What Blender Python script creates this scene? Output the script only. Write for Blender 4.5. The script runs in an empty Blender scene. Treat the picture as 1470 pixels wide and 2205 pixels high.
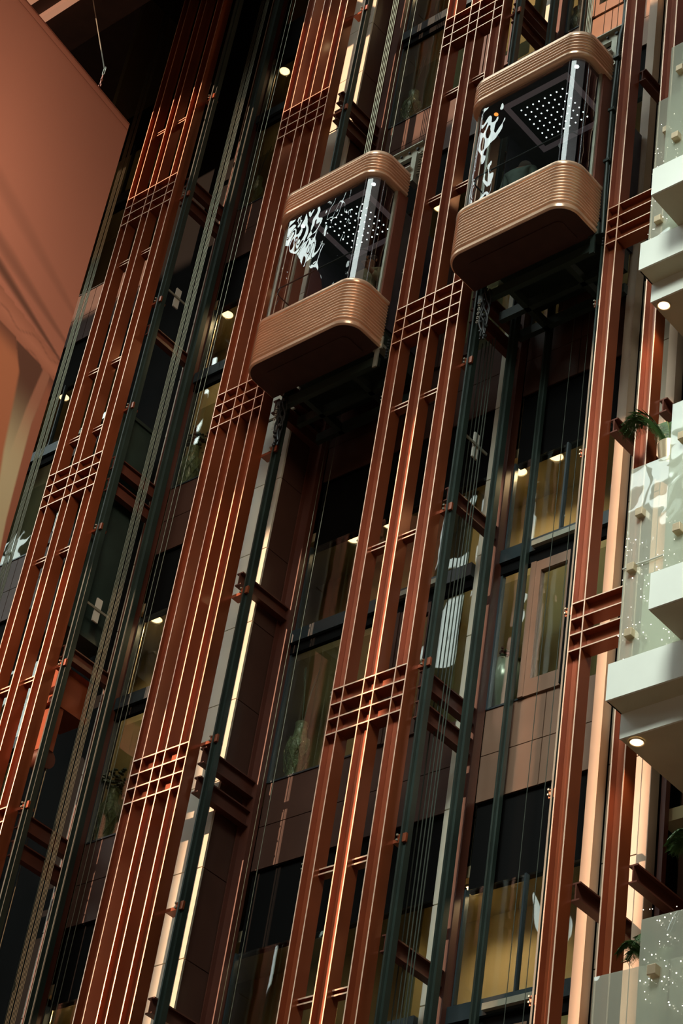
import bpy, bmesh, math, random
from mathutils import Vector, Matrix
random.seed(7)
C = bpy.context.scene.collection
S = 1.4          # metres per layout unit
GZ = 1.6         # eye height above the atrium floor
def W(x, y, z): return Vector((x*S, y*S, z*S+GZ))

# ---------------------------------------------------------------- camera
cam = bpy.data.objects.new('camera', bpy.data.cameras.new('camera')); C.objects.link(cam)
cp = (2.23395121, 0.17519447, 0.80692103)
M = Matrix.Rotation(cp[2], 3, 'Z') @ Matrix.Rotation(cp[0], 3, 'X') @ Matrix.Rotation(cp[1], 3, 'Z')
cam.matrix_world = Matrix.Translation(W(0, 0, 0)) @ M.to_4x4()
cam.data.sensor_fit = 'VERTICAL'; cam.data.sensor_height = 36; cam.data.sensor_width = 24
cam.data.lens = 4750.75/2205*36
cam.data.clip_end = 500
bpy.context.scene.camera = cam

# ---------------------------------------------------------------- view
vs = bpy.context.scene.view_settings
vs.view_transform = 'Standard'; vs.look = 'None'; vs.gamma = 1; vs.use_curve_mapping = False
vs.exposure = 0.18

# ---------------------------------------------------------------- node helpers
def nd(nt, t, **kw):
    n = nt.nodes.new(t)
    for k, v in kw.items():
        if k.startswith('i_'): n.inputs[k[2:].replace('_', ' ')].default_value = v
        else: setattr(n, k, v)
    return n
def mth(nt, op, a, b=None, clamp=False):
    n = nt.nodes.new('ShaderNodeMath'); n.operation = op; n.use_clamp = clamp
    for i, v in enumerate((a, b)):
        if v is None: continue
        if isinstance(v, (int, float)): n.inputs[i].default_value = v
        else: nt.links.new(v, n.inputs[i])
    return n.outputs[0]

# ---------------------------------------------------------------- world: dim atrium with a tall glazed skylight wall in front
wd = bpy.data.worlds.new('atrium_sky'); bpy.context.scene.world = wd; wd.use_nodes = True
nt = wd.node_tree; nt.nodes.clear()
out = nd(nt, 'ShaderNodeOutputWorld'); bg = nd(nt, 'ShaderNodeBackground')
tc = nd(nt, 'ShaderNodeTexCoord'); sep = nd(nt, 'ShaderNodeSeparateXYZ')
nt.links.new(tc.outputs['Generated'], sep.inputs[0])
X, Y, Z = sep.outputs
ny = mth(nt, 'MAXIMUM', mth(nt, 'MULTIPLY', Y, -1.0), 0.02)
u = mth(nt, 'DIVIDE', X, ny); v = mth(nt, 'DIVIDE', Z, ny)
# narrow bright strip added high in front for glints on rounded steel edges
s1 = mth(nt, 'MULTIPLY', mth(nt, 'GREATER_THAN', u, -0.05), mth(nt, 'LESS_THAN', u, 0.5))
s2 = mth(nt, 'MULTIPLY', mth(nt, 'GREATER_THAN', v, 0.9), mth(nt, 'LESS_THAN', v, 1.6))
strip = mth(nt, 'MULTIPLY', mth(nt, 'MULTIPLY', s1, s2), mth(nt, 'GREATER_THAN', mth(nt, 'MULTIPLY', Y, -1.0), 0.12))
# window region: in front (-Y), up, leaning to the left
r1 = mth(nt, 'MULTIPLY', mth(nt, 'GREATER_THAN', mth(nt, 'MULTIPLY', Y, -1.0), 0.12), mth(nt, 'GREATER_THAN', v, 0.45))
r2 = mth(nt, 'MULTIPLY', mth(nt, 'GREATER_THAN', u, -3.2), mth(nt, 'LESS_THAN', u, -0.5))
r3 = mth(nt, 'MAXIMUM', mth(nt, 'LESS_THAN', v, 1.28), mth(nt, 'LESS_THAN', u, -1.07))
region = mth(nt, 'MULTIPLY', mth(nt, 'MULTIPLY', r1, r2), r3)
comb = nd(nt, 'ShaderNodeCombineXYZ'); nt.links.new(u, comb.inputs[0]); nt.links.new(v, comb.inputs[1])
mp = nd(nt, 'ShaderNodeMapping'); mp.inputs['Rotation'].default_value = (0, 0, 0.5); mp.inputs['Scale'].default_value = (9, 7, 1)
nt.links.new(comb.outputs[0], mp.inputs[0])
vo = nd(nt, 'ShaderNodeTexVoronoi', feature='F1'); vo.inputs['Scale'].default_value = 1.0
nt.links.new(mp.outputs[0], vo.inputs['Vector'])
ve = nd(nt, 'ShaderNodeTexVoronoi', feature='DISTANCE_TO_EDGE'); ve.inputs['Scale'].default_value = 1.0
nt.links.new(mp.outputs[0], ve.inputs['Vector'])
sc = nd(nt, 'ShaderNodeSeparateColor'); nt.links.new(vo.outputs['Color'], sc.inputs[0])
pane = mth(nt, 'MULTIPLY', mth(nt, 'GREATER_THAN', sc.outputs[0], 0.36), mth(nt, 'GREATER_THAN', ve.outputs['Distance'], 0.09))
mp2 = nd(nt, 'ShaderNodeMapping'); mp2.inputs['Rotation'].default_value = (0, 0, -0.35); mp2.inputs['Scale'].default_value = (26, 14, 1)
nt.links.new(comb.outputs[0], mp2.inputs[0])
vo2 = nd(nt, 'ShaderNodeTexVoronoi', feature='F1'); vo2.inputs['Scale'].default_value = 1.0; nt.links.new(mp2.outputs[0], vo2.inputs['Vector'])
sc2 = nd(nt, 'ShaderNodeSeparateColor'); nt.links.new(vo2.outputs['Color'], sc2.inputs[0])
lo = mth(nt, 'LESS_THAN', v, 1.28)
pane = mth(nt, 'ADD', mth(nt, 'MULTIPLY', mth(nt, 'MULTIPLY', pane, 1.8), mth(nt, 'SUBTRACT', 1.0, lo)), mth(nt, 'MULTIPLY', mth(nt, 'GREATER_THAN', sc2.outputs[0], 0.55), lo))
win = mth(nt, 'MULTIPLY', region, pane)
SKY_STR = 3.6; STRIP_STR = 8.0; TOP_STR = 0.5
# ambient: warmer to the right, darker below
up = mth(nt, 'MULTIPLY', mth(nt, 'ADD', Z, 0.35), 0.75, clamp=True)
amb = mth(nt, 'ADD', mth(nt, 'MULTIPLY', up, 0.04), 0.003)
front = mth(nt, 'ADD', mth(nt, 'MULTIPLY', Y, -0.5), 0.6, clamp=True)
rt = mth(nt, 'ADD', mth(nt, 'MULTIPLY', X, 0.7), 0.35, clamp=True)
amb = mth(nt, 'MULTIPLY', amb, mth(nt, 'MAXIMUM', front, rt))
mixc = nd(nt, 'ShaderNodeMix', data_type='RGBA'); nt.links.new(rt, mixc.inputs[0])
mixc.inputs[6].default_value = (0.62, 0.80, 0.66, 1); mixc.inputs[7].default_value = (1.0, 0.55, 0.30, 1)
amb = mth(nt, 'MULTIPLY', amb, mth(nt, 'ADD', mth(nt, 'MULTIPLY', rt, 1.6), 1.0))
sa = nd(nt, 'ShaderNodeVectorMath', operation='SCALE'); nt.links.new(mixc.outputs[2], sa.inputs[0]); nt.links.new(amb, sa.inputs['Scale'])
sb = nd(nt, 'ShaderNodeVectorMath', operation='SCALE'); sb.inputs[0].default_value = (0.86, 1.0, 0.96)
top = mth(nt, 'MULTIPLY', mth(nt, 'GREATER_THAN', Z, 0.80), mth(nt, 'LESS_THAN', Y, 0.1))
nt.links.new(mth(nt, 'ADD', mth(nt, 'ADD', mth(nt, 'MULTIPLY', win, SKY_STR), mth(nt, 'MULTIPLY', strip, STRIP_STR)), mth(nt, 'MULTIPLY', top, TOP_STR)), sb.inputs['Scale'])
ad = nd(nt, 'ShaderNodeVectorMath', operation='ADD'); nt.links.new(sa.outputs[0], ad.inputs[0]); nt.links.new(sb.outputs[0], ad.inputs[1])
nt.links.new(ad.outputs[0], bg.inputs[0]); bg.inputs[1].default_value = 1.0
nt.links.new(bg.outputs[0], out.inputs[0])

# ---------------------------------------------------------------- sun: low, warm, from the front left
sl = bpy.data.lights.new('sun', 'SUN'); sl.energy = 5.5; sl.angle = math.radians(0.5); sl.color = (1.0, 0.60, 0.38)
so = bpy.data.objects.new('sun', sl); C.objects.link(so)
so.rotation_euler = Vector((-0.95, -2.0, 1.0)).to_track_quat('Z', 'Y').to_euler(); so.location = W(-12, -6, 20)

# cool fill light added high at the right to brighten the balconies
al = bpy.data.lights.new('balcony_fill', 'AREA'); al.shape = 'RECTANGLE'; al.size = 4; al.size_y = 4; al.energy = 250; al.color = (.90, 1.0, .93); al.spread = math.radians(50)
ao = bpy.data.objects.new('balcony_fill', al); C.objects.link(ao); ao.location = W(-4.2, 1.5, 17)
ao.rotation_euler = (Vector((-4.2, 1.5, 17))-Vector((-6.4, 9.6, 9.5))).to_track_quat('Z', 'Y').to_euler()

# warm fill light added at the right to brighten the banner
hl = bpy.data.lights.new('banner_fill', 'AREA'); hl.shape = 'RECTANGLE'; hl.size = 5; hl.size_y = 5; hl.energy = 110; hl.color = (1.0, .80, .62); hl.spread = math.radians(38)
ho = bpy.data.objects.new('banner_fill', hl); C.objects.link(ho); ho.location = W(-3.5, 1.0, 17)
ho.rotation_euler = (Vector((-3.5, 1.0, 17))-Vector((-13.3, 7.5, 13.5))).to_track_quat('Z', 'Y').to_euler()

# ---------------------------------------------------------------- materials
MATS = {}
def mat(name, col, rough=0.5, metal=0.0, noise=0.0, nscale=4.0, bump=0.0, bscale=30.0, coat=0.0, stretch=None, emit=None, estr=0.0, spec=0.5):
    m = bpy.data.materials.new(name); m.use_nodes = True; nt = m.node_tree; b = nt.nodes['Principled BSDF']
    b.inputs['Specular IOR Level'].default_value = spec
    b.inputs['Base Color'].default_value = (*col, 1); b.inputs['Roughness'].default_value = rough; b.inputs['Metallic'].default_value = metal
    b.inputs['Coat Weight'].default_value = coat; b.inputs['Coat Roughness'].default_value = 0.12
    tcn = nd(nt, 'ShaderNodeTexCoord'); vec = tcn.outputs['Object']
    if stretch:
        mpn = nd(nt, 'ShaderNodeMapping'); mpn.inputs['Scale'].default_value = stretch; nt.links.new(vec, mpn.inputs[0]); vec = mpn.outputs[0]
    if noise > 0:
        n = nd(nt, 'ShaderNodeTexNoise'); n.inputs['Scale'].default_value = nscale; n.inputs['Detail'].default_value = 5
        nt.links.new(vec, n.inputs['Vector'])
        r = nd(nt, 'ShaderNodeMapRange'); r.inputs[1].default_value = 0.3; r.inputs[2].default_value = 0.7
        r.inputs[3].default_value = 1-noise; r.inputs[4].default_value = 1+noise; nt.links.new(n.outputs[0], r.inputs[0])
        s = nd(nt, 'ShaderNodeVectorMath', operation='SCALE'); s.inputs[0].default_value = col; nt.links.new(r.outputs[0], s.inputs['Scale'])
        nt.links.new(s.outputs[0], b.inputs['Base Color'])
    if bump > 0:
        n = nd(nt, 'ShaderNodeTexNoise'); n.inputs['Scale'].default_value = bscale; nt.links.new(vec, n.inputs['Vector'])
        bp = nd(nt, 'ShaderNodeBump'); bp.inputs['Strength'].default_value = bump; bp.inputs['Distance'].default_value = 0.02
        nt.links.new(n.outputs[0], bp.inputs['Height']); nt.links.new(bp.outputs[0], b.inputs['Normal'])
    if emit:
        b.inputs['Emission Color'].default_value = (*emit, 1); b.inputs['Emission Strength'].default_value = estr
    MATS[name] = m; return m
def glass(name, tint=(1, 1, 1), wob=0.0, wscale=2.0, extra=0.03, haze=0.0, hcol=(.8, .85, .75), dots=False, stretch=(1, 1, 1)):
    m = bpy.data.materials.new(name); m.use_nodes = True; nt = m.node_tree; nt.nodes.clear()
    o = nd(nt, 'ShaderNodeOutputMaterial'); tr = nd(nt, 'ShaderNodeBsdfTransparent'); tr.inputs[0].default_value = (*tint, 1)
    gl = nd(nt, 'ShaderNodeBsdfGlossy'); gl.inputs['Roughness'].default_value = 0.01
    ge = nd(nt, 'ShaderNodeNewGeometry'); dt = nd(nt, 'ShaderNodeVectorMath', operation='DOT_PRODUCT')
    nt.links.new(ge.outputs['Normal'], dt.inputs[0]); nt.links.new(ge.outputs['Incoming'], dt.inputs[1])
    ca = mth(nt, 'SUBTRACT', 1.0, mth(nt, 'ABSOLUTE', dt.outputs['Value']))
    f = mth(nt, 'ADD', mth(nt, 'MULTIPLY', mth(nt, 'POWER', ca, 5.0), 0.96), 0.04+extra, clamp=True)   # Schlick reflectance, same from both sides
    tcn = nd(nt, 'ShaderNodeTexCoord')
    if wob > 0:
        mpn = nd(nt, 'ShaderNodeMapping'); mpn.inputs['Scale'].default_value = stretch; nt.links.new(tcn.outputs['Object'], mpn.inputs[0])
        n = nd(nt, 'ShaderNodeTexNoise'); n.inputs['Scale'].default_value = wscale; n.inputs['Detail'].default_value = 1.0
        nt.links.new(mpn.outputs[0], n.inputs['Vector'])
        bp = nd(nt, 'ShaderNodeBump'); bp.inputs['Strength'].default_value = 1.0; bp.inputs['Distance'].default_value = wob
        nt.links.new(n.outputs[0], bp.inputs['Height']); nt.links.new(bp.outputs[0], gl.inputs['Normal'])
    mx = nd(nt, 'ShaderNodeMixShader'); nt.links.new(f, mx.inputs[0]); nt.links.new(tr.outputs[0], mx.inputs[1]); nt.links.new(gl.outputs[0], mx.inputs[2])
    res = mx.outputs[0]
    if haze > 0:
        df = nd(nt, 'ShaderNodeBsdfDiffuse'); df.inputs[0].default_value = (*hcol, 1)
        tl = nd(nt, 'ShaderNodeBsdfTranslucent'); tl.inputs[0].default_value = (*hcol, 1)
        m1 = nd(nt, 'ShaderNodeMixShader'); m1.inputs[0].default_value = 0.4; nt.links.new(df.outputs[0], m1.inputs[1]); nt.links.new(tl.outputs[0], m1.inputs[2])
        m2 = nd(nt, 'ShaderNodeMixShader'); m2.inputs[0].default_value = haze; nt.links.new(res, m2.inputs[1]); nt.links.new(m1.outputs[0], m2.inputs[2])
        res = m2.outputs[0]
    nt.links.new(res, o.inputs[0]); MATS[name] = m; return m

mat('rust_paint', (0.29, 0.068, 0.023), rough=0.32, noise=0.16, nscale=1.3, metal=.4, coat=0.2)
mat('edge_highlight', (1.0, 0.66, 0.47), rough=0.3, noise=0.05, nscale=3, metal=.5)  # highlight along the flange edges, put into the colour
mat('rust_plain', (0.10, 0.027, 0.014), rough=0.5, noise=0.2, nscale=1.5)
mat('bronze_rib', (0.90, 0.58, 0.39), rough=0.27, metal=0.5, noise=0.08, nscale=3)
mat('bronze_flat', (0.20, 0.06, 0.035), rough=0.5, metal=0.2, noise=0.12)
mat('cab_under', (0.05, 0.018, 0.012), rough=0.6, noise=0.2)
mat('green_rail', (0.022, 0.036, 0.028), rough=0.45, noise=0.25, nscale=2, metal=0.2)
mat('dark_green', (0.02, 0.035, 0.028), rough=0.35, noise=0.2)
mat('rope', (0.18, 0.17, 0.115), rough=0.35, metal=0.7)
mat('rope_dark', (0.05, 0.06, 0.045), rough=0.7, spec=.2)
mat('black_rubber', (0.012, 0.014, 0.014), rough=0.45)
mat('grey_steel', (0.36, 0.35, 0.27), rough=0.4, metal=0.4, noise=0.15, nscale=6)
mat('pale_plate', (0.60, 0.60, 0.52), rough=0.5)
mat('beige_panel', (0.36, 0.30, 0.22), rough=0.42, noise=0.07, nscale=2.5)
mat('peach_post', (0.62, 0.47, 0.34), rough=0.55, noise=0.1, nscale=3, stretch=(1, 1, .5))
mat('copper_panel', (0.27, 0.16, 0.105), rough=0.34, metal=0.35, noise=0.12, nscale=1.5)
mat('brown_shade_panel', (0.075, 0.034, 0.023), rough=0.45, noise=0.15, nscale=1.5, spec=0.25)  # brown panels with the deep shade of the bays put into the colour
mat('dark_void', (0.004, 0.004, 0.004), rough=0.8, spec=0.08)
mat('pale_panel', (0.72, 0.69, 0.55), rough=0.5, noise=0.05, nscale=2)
mat('transom_blue', (0.03, 0.045, 0.050), rough=0.3, metal=0.2)
mat('olive_wall', (0.26, 0.22, 0.11), rough=0.8, noise=0.1, nscale=1.0)
mat('tan_ceiling', (0.50, 0.42, 0.25), rough=0.8)
mat('white_fascia', (0.72, 0.74, 0.66), rough=0.5, noise=0.03, nscale=2)
mat('soffit_cream', (0.52, 0.48, 0.34), rough=0.8, noise=0.05)
mat('brass', (0.50, 0.38, 0.24), rough=0.35, metal=0.6)
mat('dark_soffit', (0.045, 0.02, 0.014), rough=0.6, noise=0.2)
mat('cab_dark', (0.012, 0.012, 0.018), rough=0.25, noise=0.2)
mat('cab_inner', (0.035, 0.03, 0.05), rough=0.45, noise=0.3, nscale=5)
mat('strip_panel', (0.35, 0.27, 0.30), rough=0.4, emit=(0.5, 0.42, 0.45), estr=0.05)
mat('star', (1, 1, 1), emit=(0.80, 0.97, 0.90), estr=5.0)
mat('warm_lamp', (1, .9, .7), emit=(1.0, 0.66, 0.36), estr=3.2)
mat('amber_lamp', (1, .6, .3), emit=(1.0, 0.32, 0.05), estr=1.3)
mat('lamp_ring', (.7, .65, .5), rough=0.3, metal=0.5)
mat('ceramic', (0.30, 0.33, 0.29), rough=0.22, noise=0.1, coat=0.6)
mat('ceramic_green', (0.16, 0.19, 0.10), rough=0.3, noise=0.4, nscale=30, bump=0.6, bscale=40, coat=0.3)
mat('leaf_dark', (0.03, 0.05, 0.018), rough=0.5, noise=0.3)
mat('flower_red', (0.10, 0.016, 0.012), rough=0.7)
mat('palm', (0.05, 0.11, 0.022), rough=0.5, noise=0.3, nscale=8)
mat('skin', (0.30, 0.16, 0.09), rough=0.5)
mat('jacket_green', (0.16, 0.23, 0.19), rough=0.8, noise=0.25, nscale=8)
mat('shirt_sage', (0.26, 0.26, 0.15), rough=0.8, noise=0.2, nscale=8)
mat('dark_cloth', (0.02, 0.02, 0.022), rough=0.9)
mat('hair_grey', (0.25, 0.24, 0.22), rough=0.7)
mat('hair_dark', (0.02, 0.014, 0.01), rough=0.5)
mat('cove_light', (.6, .4, .3), emit=(1.0, 0.45, 0.26), estr=0.32)
mat('fairy', (1, 1, 1), emit=(1.0, 0.93, 0.75), estr=3.0)
mat('cable_steel', (0.45, 0.47, 0.40), rough=0.4, metal=0.5)
mat('copper_hook', (0.35, 0.14, 0.10), rough=0.35, metal=0.7)
mat('stone_floor', (0.12, 0.09, 0.07), rough=0.4, noise=0.2)
glass('cab_glass', wob=0.009, wscale=2.4, extra=0.05, stretch=(1.6, 1.6, 0.8), tint=(.86, .90, .90))
glass('lobby_glass', wob=0.004, wscale=1.5, extra=0.03, tint=(.85, .88, .82))
glass('balcony_glass', wob=0.008, wscale=2.0, extra=0.13, haze=0.34, hcol=(.80, .82, .70), tint=(.93, .96, .91))
glass('edge_glass', extra=0.06, haze=0.25, hcol=(.75, .78, .85), tint=(.9, .92, .95))

# ---------------------------------------------------------------- mesh helpers (layout units, scaled when built)
class MB:
    def __init__(s): s.v = []; s.f = []
    def box(s, x0, x1, y0, y1, z0, z1):
        b = len(s.v)
        s.v += [(x, y, z) for z in (z0, z1) for y in (y0, y1) for x in (x0, x1)]
        s.f += [tuple(b+i for i in q) for q in ((0, 2, 3, 1), (4, 5, 7, 6), (0, 1, 5, 4), (2, 6, 7, 3), (0, 4, 6, 2), (1, 3, 7, 5))]
        return s
    def hbeam_z(s, x0, x1, y0, y1, z0, z1, t=.0125):      # upright H, flanges facing left and right
        ym = (y0+y1)/2
        s.box(x0, x0+t, y0, y1, z0, z1).box(x1-t, x1, y0, y1, z0, z1).box(x0+t, x1-t, ym-.005, ym+.005, z0, z1); return s
    def hbeam_x(s, x0, x1, y0, y1, z0, z1, t=.0125):      # lying H along X
        ym = (y0+y1)/2
        s.box(x0, x1, y0, y1, z0, z0+t).box(x0, x1, y0, y1, z1-t, z1).box(x0, x1, ym-.005, ym+.005, z0+t, z1-t); return s
    def hbeam_y(s, x0, x1, y0, y1, z0, z1, t=.0125):
        xm = (x0+x1)/2
        s.box(x0, x1, y0, y1, z0, z0+t).box(x0, x1, y0, y1, z1-t, z1).box(xm-.005, xm+.005, y0, y1, z0+t, z1-t); return s
    def tube(s, pts, r, n=8, closed=False, radii=None):
        pts = [Vector(p) for p in pts]; b0 = len(s.v); N = len(pts)
        for i, p in enumerate(pts):
            a = pts[i-1] if (i > 0 or closed) else p; c = pts[(i+1) % N] if (i < N-1 or closed) else p
            t = (c-a).normalized(); ref = Vector((0, 0, 1)) if abs(t.z) < .9 else Vector((1, 0, 0))
            e1 = t.cross(ref).normalized(); e2 = t.cross(e1).normalized(); rr = radii[i] if radii else r
            for k in range(n):
                q = 2*math.pi*k/n; s.v.append(tuple(p+e1*(rr*math.cos(q))+e2*(rr*math.sin(q))))
        for i in range(N if closed else N-1):
            for k in range(n):
                a = b0+i*n+k; b = b0+i*n+(k+1) % n; j = (i+1) % N; c = b0+j*n+(k+1) % n; d = b0+j*n+k
                s.f.append((a, b, c, d))
        if not closed:
            s.f.append(tuple(b0+k for k in range(n))[::-1]); s.f.append(tuple(b0+(N-1)*n+k for k in range(n)))
        return s
    def lathe(s, prof, cx, cy, cz, n=20):
        b0 = len(s.v)
        for r, z in prof:
            for k in range(n):
                q = 2*math.pi*k/n; s.v.append((cx+r*math.cos(q), cy+r*math.sin(q), cz+z))
        for i in range(len(prof)-1):
            for k in range(n):
                s.f.append((b0+i*n+k, b0+i*n+(k+1) % n, b0+(i+1)*n+(k+1) % n, b0+(i+1)*n+k))
        s.f.append(tuple(b0+k for k in range(n))[::-1]); s.f.append(tuple(b0+(len(prof)-1)*n+k for k in range(n)))
        return s
    def disc(s, cx, cy, cz, r, h=.004, n=20): return s.lathe([(r, 0), (r, h)], cx, cy, cz, n)
    def ball(s, c, r, n=10, sc=(1, 1, 1)):
        b0 = len(s.v); m = n//2+1
        for i in range(m+1):
            ph = math.pi*i/m
            for k in range(n):
                q = 2*math.pi*k/n; s.v.append((c[0]+r*sc[0]*math.sin(ph)*math.cos(q), c[1]+r*sc[1]*math.sin(ph)*math.sin(q), c[2]+r*sc[2]*math.cos(ph)))
        for i in range(m):
            for k in range(n): s.f.append((b0+i*n+k, b0+(i+1)*n+k, b0+(i+1)*n+(k+1) % n, b0+i*n+(k+1) % n))
        return s
    def quad(s, *p):
        b = len(s.v); s.v += [tuple(q) for q in p]; s.f.append(tuple(range(b, b+len(p)))); return s
    def prism(s, poly, z0, z1):
        b = len(s.v); n = len(poly)
        s.v += [(x, y, z0) for x, y in poly]+[(x, y, z1) for x, y in poly]
        s.f.append(tuple(b+i for i in range(n))[::-1]); s.f.append(tuple(b+n+i for i in range(n)))
        for i in range(n): j = (i+1) % n; s.f.append((b+i, b+j, b+n+j, b+n+i))
        return s
    def build(s, name, m, parent=None, smooth=False, bevel=0.0, edge=None):
        base = Vector((0, 0, 0))
        if parent is not None: base = Vector(parent['_b'])
        else:
            xs = [q[0] for q in s.v]; ys = [q[1] for q in s.v]; zs = [q[2] for q in s.v]
            base = Vector(((min(xs)+max(xs))/2, (min(ys)+max(ys))/2, min(zs)))
        me = bpy.data.meshes.new(name)
        me.from_pydata([((x-base.x)*S, (y-base.y)*S, (z-base.z)*S) for x, y, z in s.v], [], s.f)
        bm = bmesh.new(); bm.from_mesh(me); bmesh.ops.recalc_face_normals(bm, faces=bm.faces); bm.to_mesh(me); bm.free()
        me.materials.append(MATS[m])
        if edge is not None:                     # pale front edges: highlights painted onto the steel sections
            me.materials.append(MATS['edge_highlight']); ye = (edge-base.y)*S
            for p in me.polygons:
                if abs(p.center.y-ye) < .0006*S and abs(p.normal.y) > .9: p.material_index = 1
        if smooth:
            me.polygons.foreach_set('use_smooth', [True]*len(me.polygons))
        o = bpy.data.objects.new(name, me); C.objects.link(o); o['_b'] = tuple(base)
        if parent is not None: o.parent = parent
        else: o.location = W(*base)
        if parent is not None and parent.get('_b') is not None: pass
        if smooth:
            md = o.modifiers.new('es', 'EDGE_SPLIT'); md.split_angle = math.radians(42)
        if bevel > 0:
            md = o.modifiers.new('bv', 'BEVEL'); md.width = bevel*S; md.segments = 3; md.limit_method = 'ANGLE'
        return o
def thing(name, loc, label, cat, group=None):
    o = bpy.data.objects.new(name, None); C.objects.link(o); o.location = W(*loc); o['_b'] = tuple(loc); o.empty_display_size = .1
    return tag(o, label, cat, group)
def tag(o, label, cat, group=None):
    o['label'] = label; o['category'] = cat
    if group: o['group'] = group
    return o
def struct(o): o['kind'] = 'structure'; return o
def lamp_spot(loc, power, col, size=2.2, blend=1.0):
    l = bpy.data.lights.new('lamp_light', 'SPOT'); l.energy = power; l.color = col; l.spot_size = size; l.spot_blend = blend; l.shadow_soft_size = .05
    o = bpy.data.objects.new('lamp_light', l); C.objects.link(o); o.location = W(*loc); return o
def lamp_point(loc, power, col, r=.1):
    l = bpy.data.lights.new('lamp_light', 'POINT'); l.energy = power; l.color = col; l.shadow_soft_size = r
    o = bpy.data.objects.new('lamp_light', l); C.objects.link(o); o.location = W(*loc); return o

GROUND = -GZ/S
TOPZ = 24.0
GRID = [0.9, 4.95, 9.0, 13.08, 17.1, 21.2]          # underside of the cross-plate bands, one per storey
OFF = [0.0, 0.141, 0.277, 0.42]                      # the four plates of a band
LEV = ['lowest', 'lower', 'middle', 'upper', 'top']
YW = 10.80                                           # glass wall of the lift lobbies
FL = [1.32, 5.37, 9.42, 13.50, 17.52]                # lobby floor levels

# ================================================================ THE SETTING
# unseen band, slab and slats added behind the viewer to shape the sun
struct(MB().box(-40, 0, -6.4, -6, 20.3, 25.5).build('sun_blocker', 'beige_panel'))
struct(MB().box(-14.9, -11, -6.4, -6, GROUND, 20.3).build('sun_blocker', 'beige_panel'))
for xa, xb in ((-27, -22.45), (-21.25, -20.0), (-19.3, -17.65), (-17.35, -17.05), (-16.85, -16.3), (-15.6, -15.3), (-15.15, -14.91)):
    struct(MB().box(xa, xb, -6.4, -6, GROUND, 20.3).build('sun_blocker', 'beige_panel'))
g = MB().box(-40, 30, -30, 30, GROUND-.3, GROUND); struct(g.build('floor', 'stone_floor'))
g = MB().box(-30, 6, 9.5, 16, TOPZ, TOPZ+.3); struct(g.build('ceiling', 'dark_soffit'))
# lower soffit over the atrium edge at top left, with two light coves
g = MB().box(-30, -13.2, 7.0, 9.51, 20.5, 20.8); struct(g.build('ceiling', 'dark_soffit'))
for i, (ya, yb) in enumerate([(8.62, 8.70), (8.90, 8.98)]):
    struct(MB().box(-30, -13.2, ya, yb, 20.40, 20.5).build('trim_%d' % (i+1), 'cove_light'))
# bulkhead behind the soffit closes the top of the shafts
struct(MB().box(-30, -13.2, 9.45, 9.51, 20.8, TOPZ).build('wall_top', 'dark_soffit'))

# ---------------------------------------------------------------- columns
GROUPS = [
 dict(b=[(-14.714, -14.590), (-14.378, -14.257), (-14.052, -13.925)], lab='rust-red triple steel column standing furthest left, next to the salmon banner'),
 dict(b=[(-12.384, -12.264), (-12.116, -11.995), (-11.846, -11.726)], lab='rust-red triple steel column that rises behind the left glass elevator cab'),
 dict(b=[(-10.197, -10.071), (-9.876, -9.751), (-9.565, -9.440)], lab='rust-red triple steel column between the two glass elevator cabs'),
 dict(b=[(-7.937, -7.815)], lab='rust-red single steel column just right of the right glass elevator cab'),
 dict(b=[(-7.488, -7.369)], lab='rust-red single steel column passing behind the white balconies'),
]
BRZ = [{-1: 0}]
def column(gi, gd, y0=10.0, y1=10.125):
    bs = gd['b']; t = thing('steel_column', ((bs[0][0]+bs[-1][1])/2, (y0+y1)/2, GROUND), gd['lab'], 'column')
    for (x0, x1) in bs:
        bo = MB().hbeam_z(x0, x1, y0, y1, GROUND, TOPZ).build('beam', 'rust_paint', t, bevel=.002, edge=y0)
        if gi == 4: continue
        for z in GRID[1:5]:
            for k, o in enumerate(OFF):
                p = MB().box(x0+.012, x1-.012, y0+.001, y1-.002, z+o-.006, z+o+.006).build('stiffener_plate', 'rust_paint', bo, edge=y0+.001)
                p.parent = bo; p['_b'] = bo['_b']
    for i in range(len(bs)-1):
        xa, xb = bs[i][1], bs[i+1][0]
        for z in GRID[1:5]:
            for a, b in ((0, 1), (2, 3)):
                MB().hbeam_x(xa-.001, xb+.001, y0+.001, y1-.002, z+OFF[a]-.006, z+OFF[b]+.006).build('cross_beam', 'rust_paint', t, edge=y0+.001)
        mids = [7.85, 10.90, 12.42, 13.97+.0, 6.85, 14.9, 16.5, 18.6] if gi == 0 else ([7.835, 10.82, 12.34, 6.8, 14.9, 16.4, 18.6] if gi == 2 else [])
        for z in mids:
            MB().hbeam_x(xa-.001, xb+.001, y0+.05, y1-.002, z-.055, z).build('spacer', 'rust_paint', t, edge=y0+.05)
    return t
for gi, gd in enumerate(GROUPS): column(gi, gd)
# beams tying the two right-hand columns together
for z, nm in ((13.08, 'upper'), (9.0, 'lower')):
    for (a, b), w in (((0, 1), 'under'), ((2, 3), 'over')):
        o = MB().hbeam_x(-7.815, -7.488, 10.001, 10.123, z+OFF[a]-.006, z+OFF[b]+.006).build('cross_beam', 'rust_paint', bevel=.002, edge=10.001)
        tag(o, 'short rust-red beam beside the %s white balcony, %s of its pair' % (nm, 'lower' if w == 'under' else 'upper'), 'beam')

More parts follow.
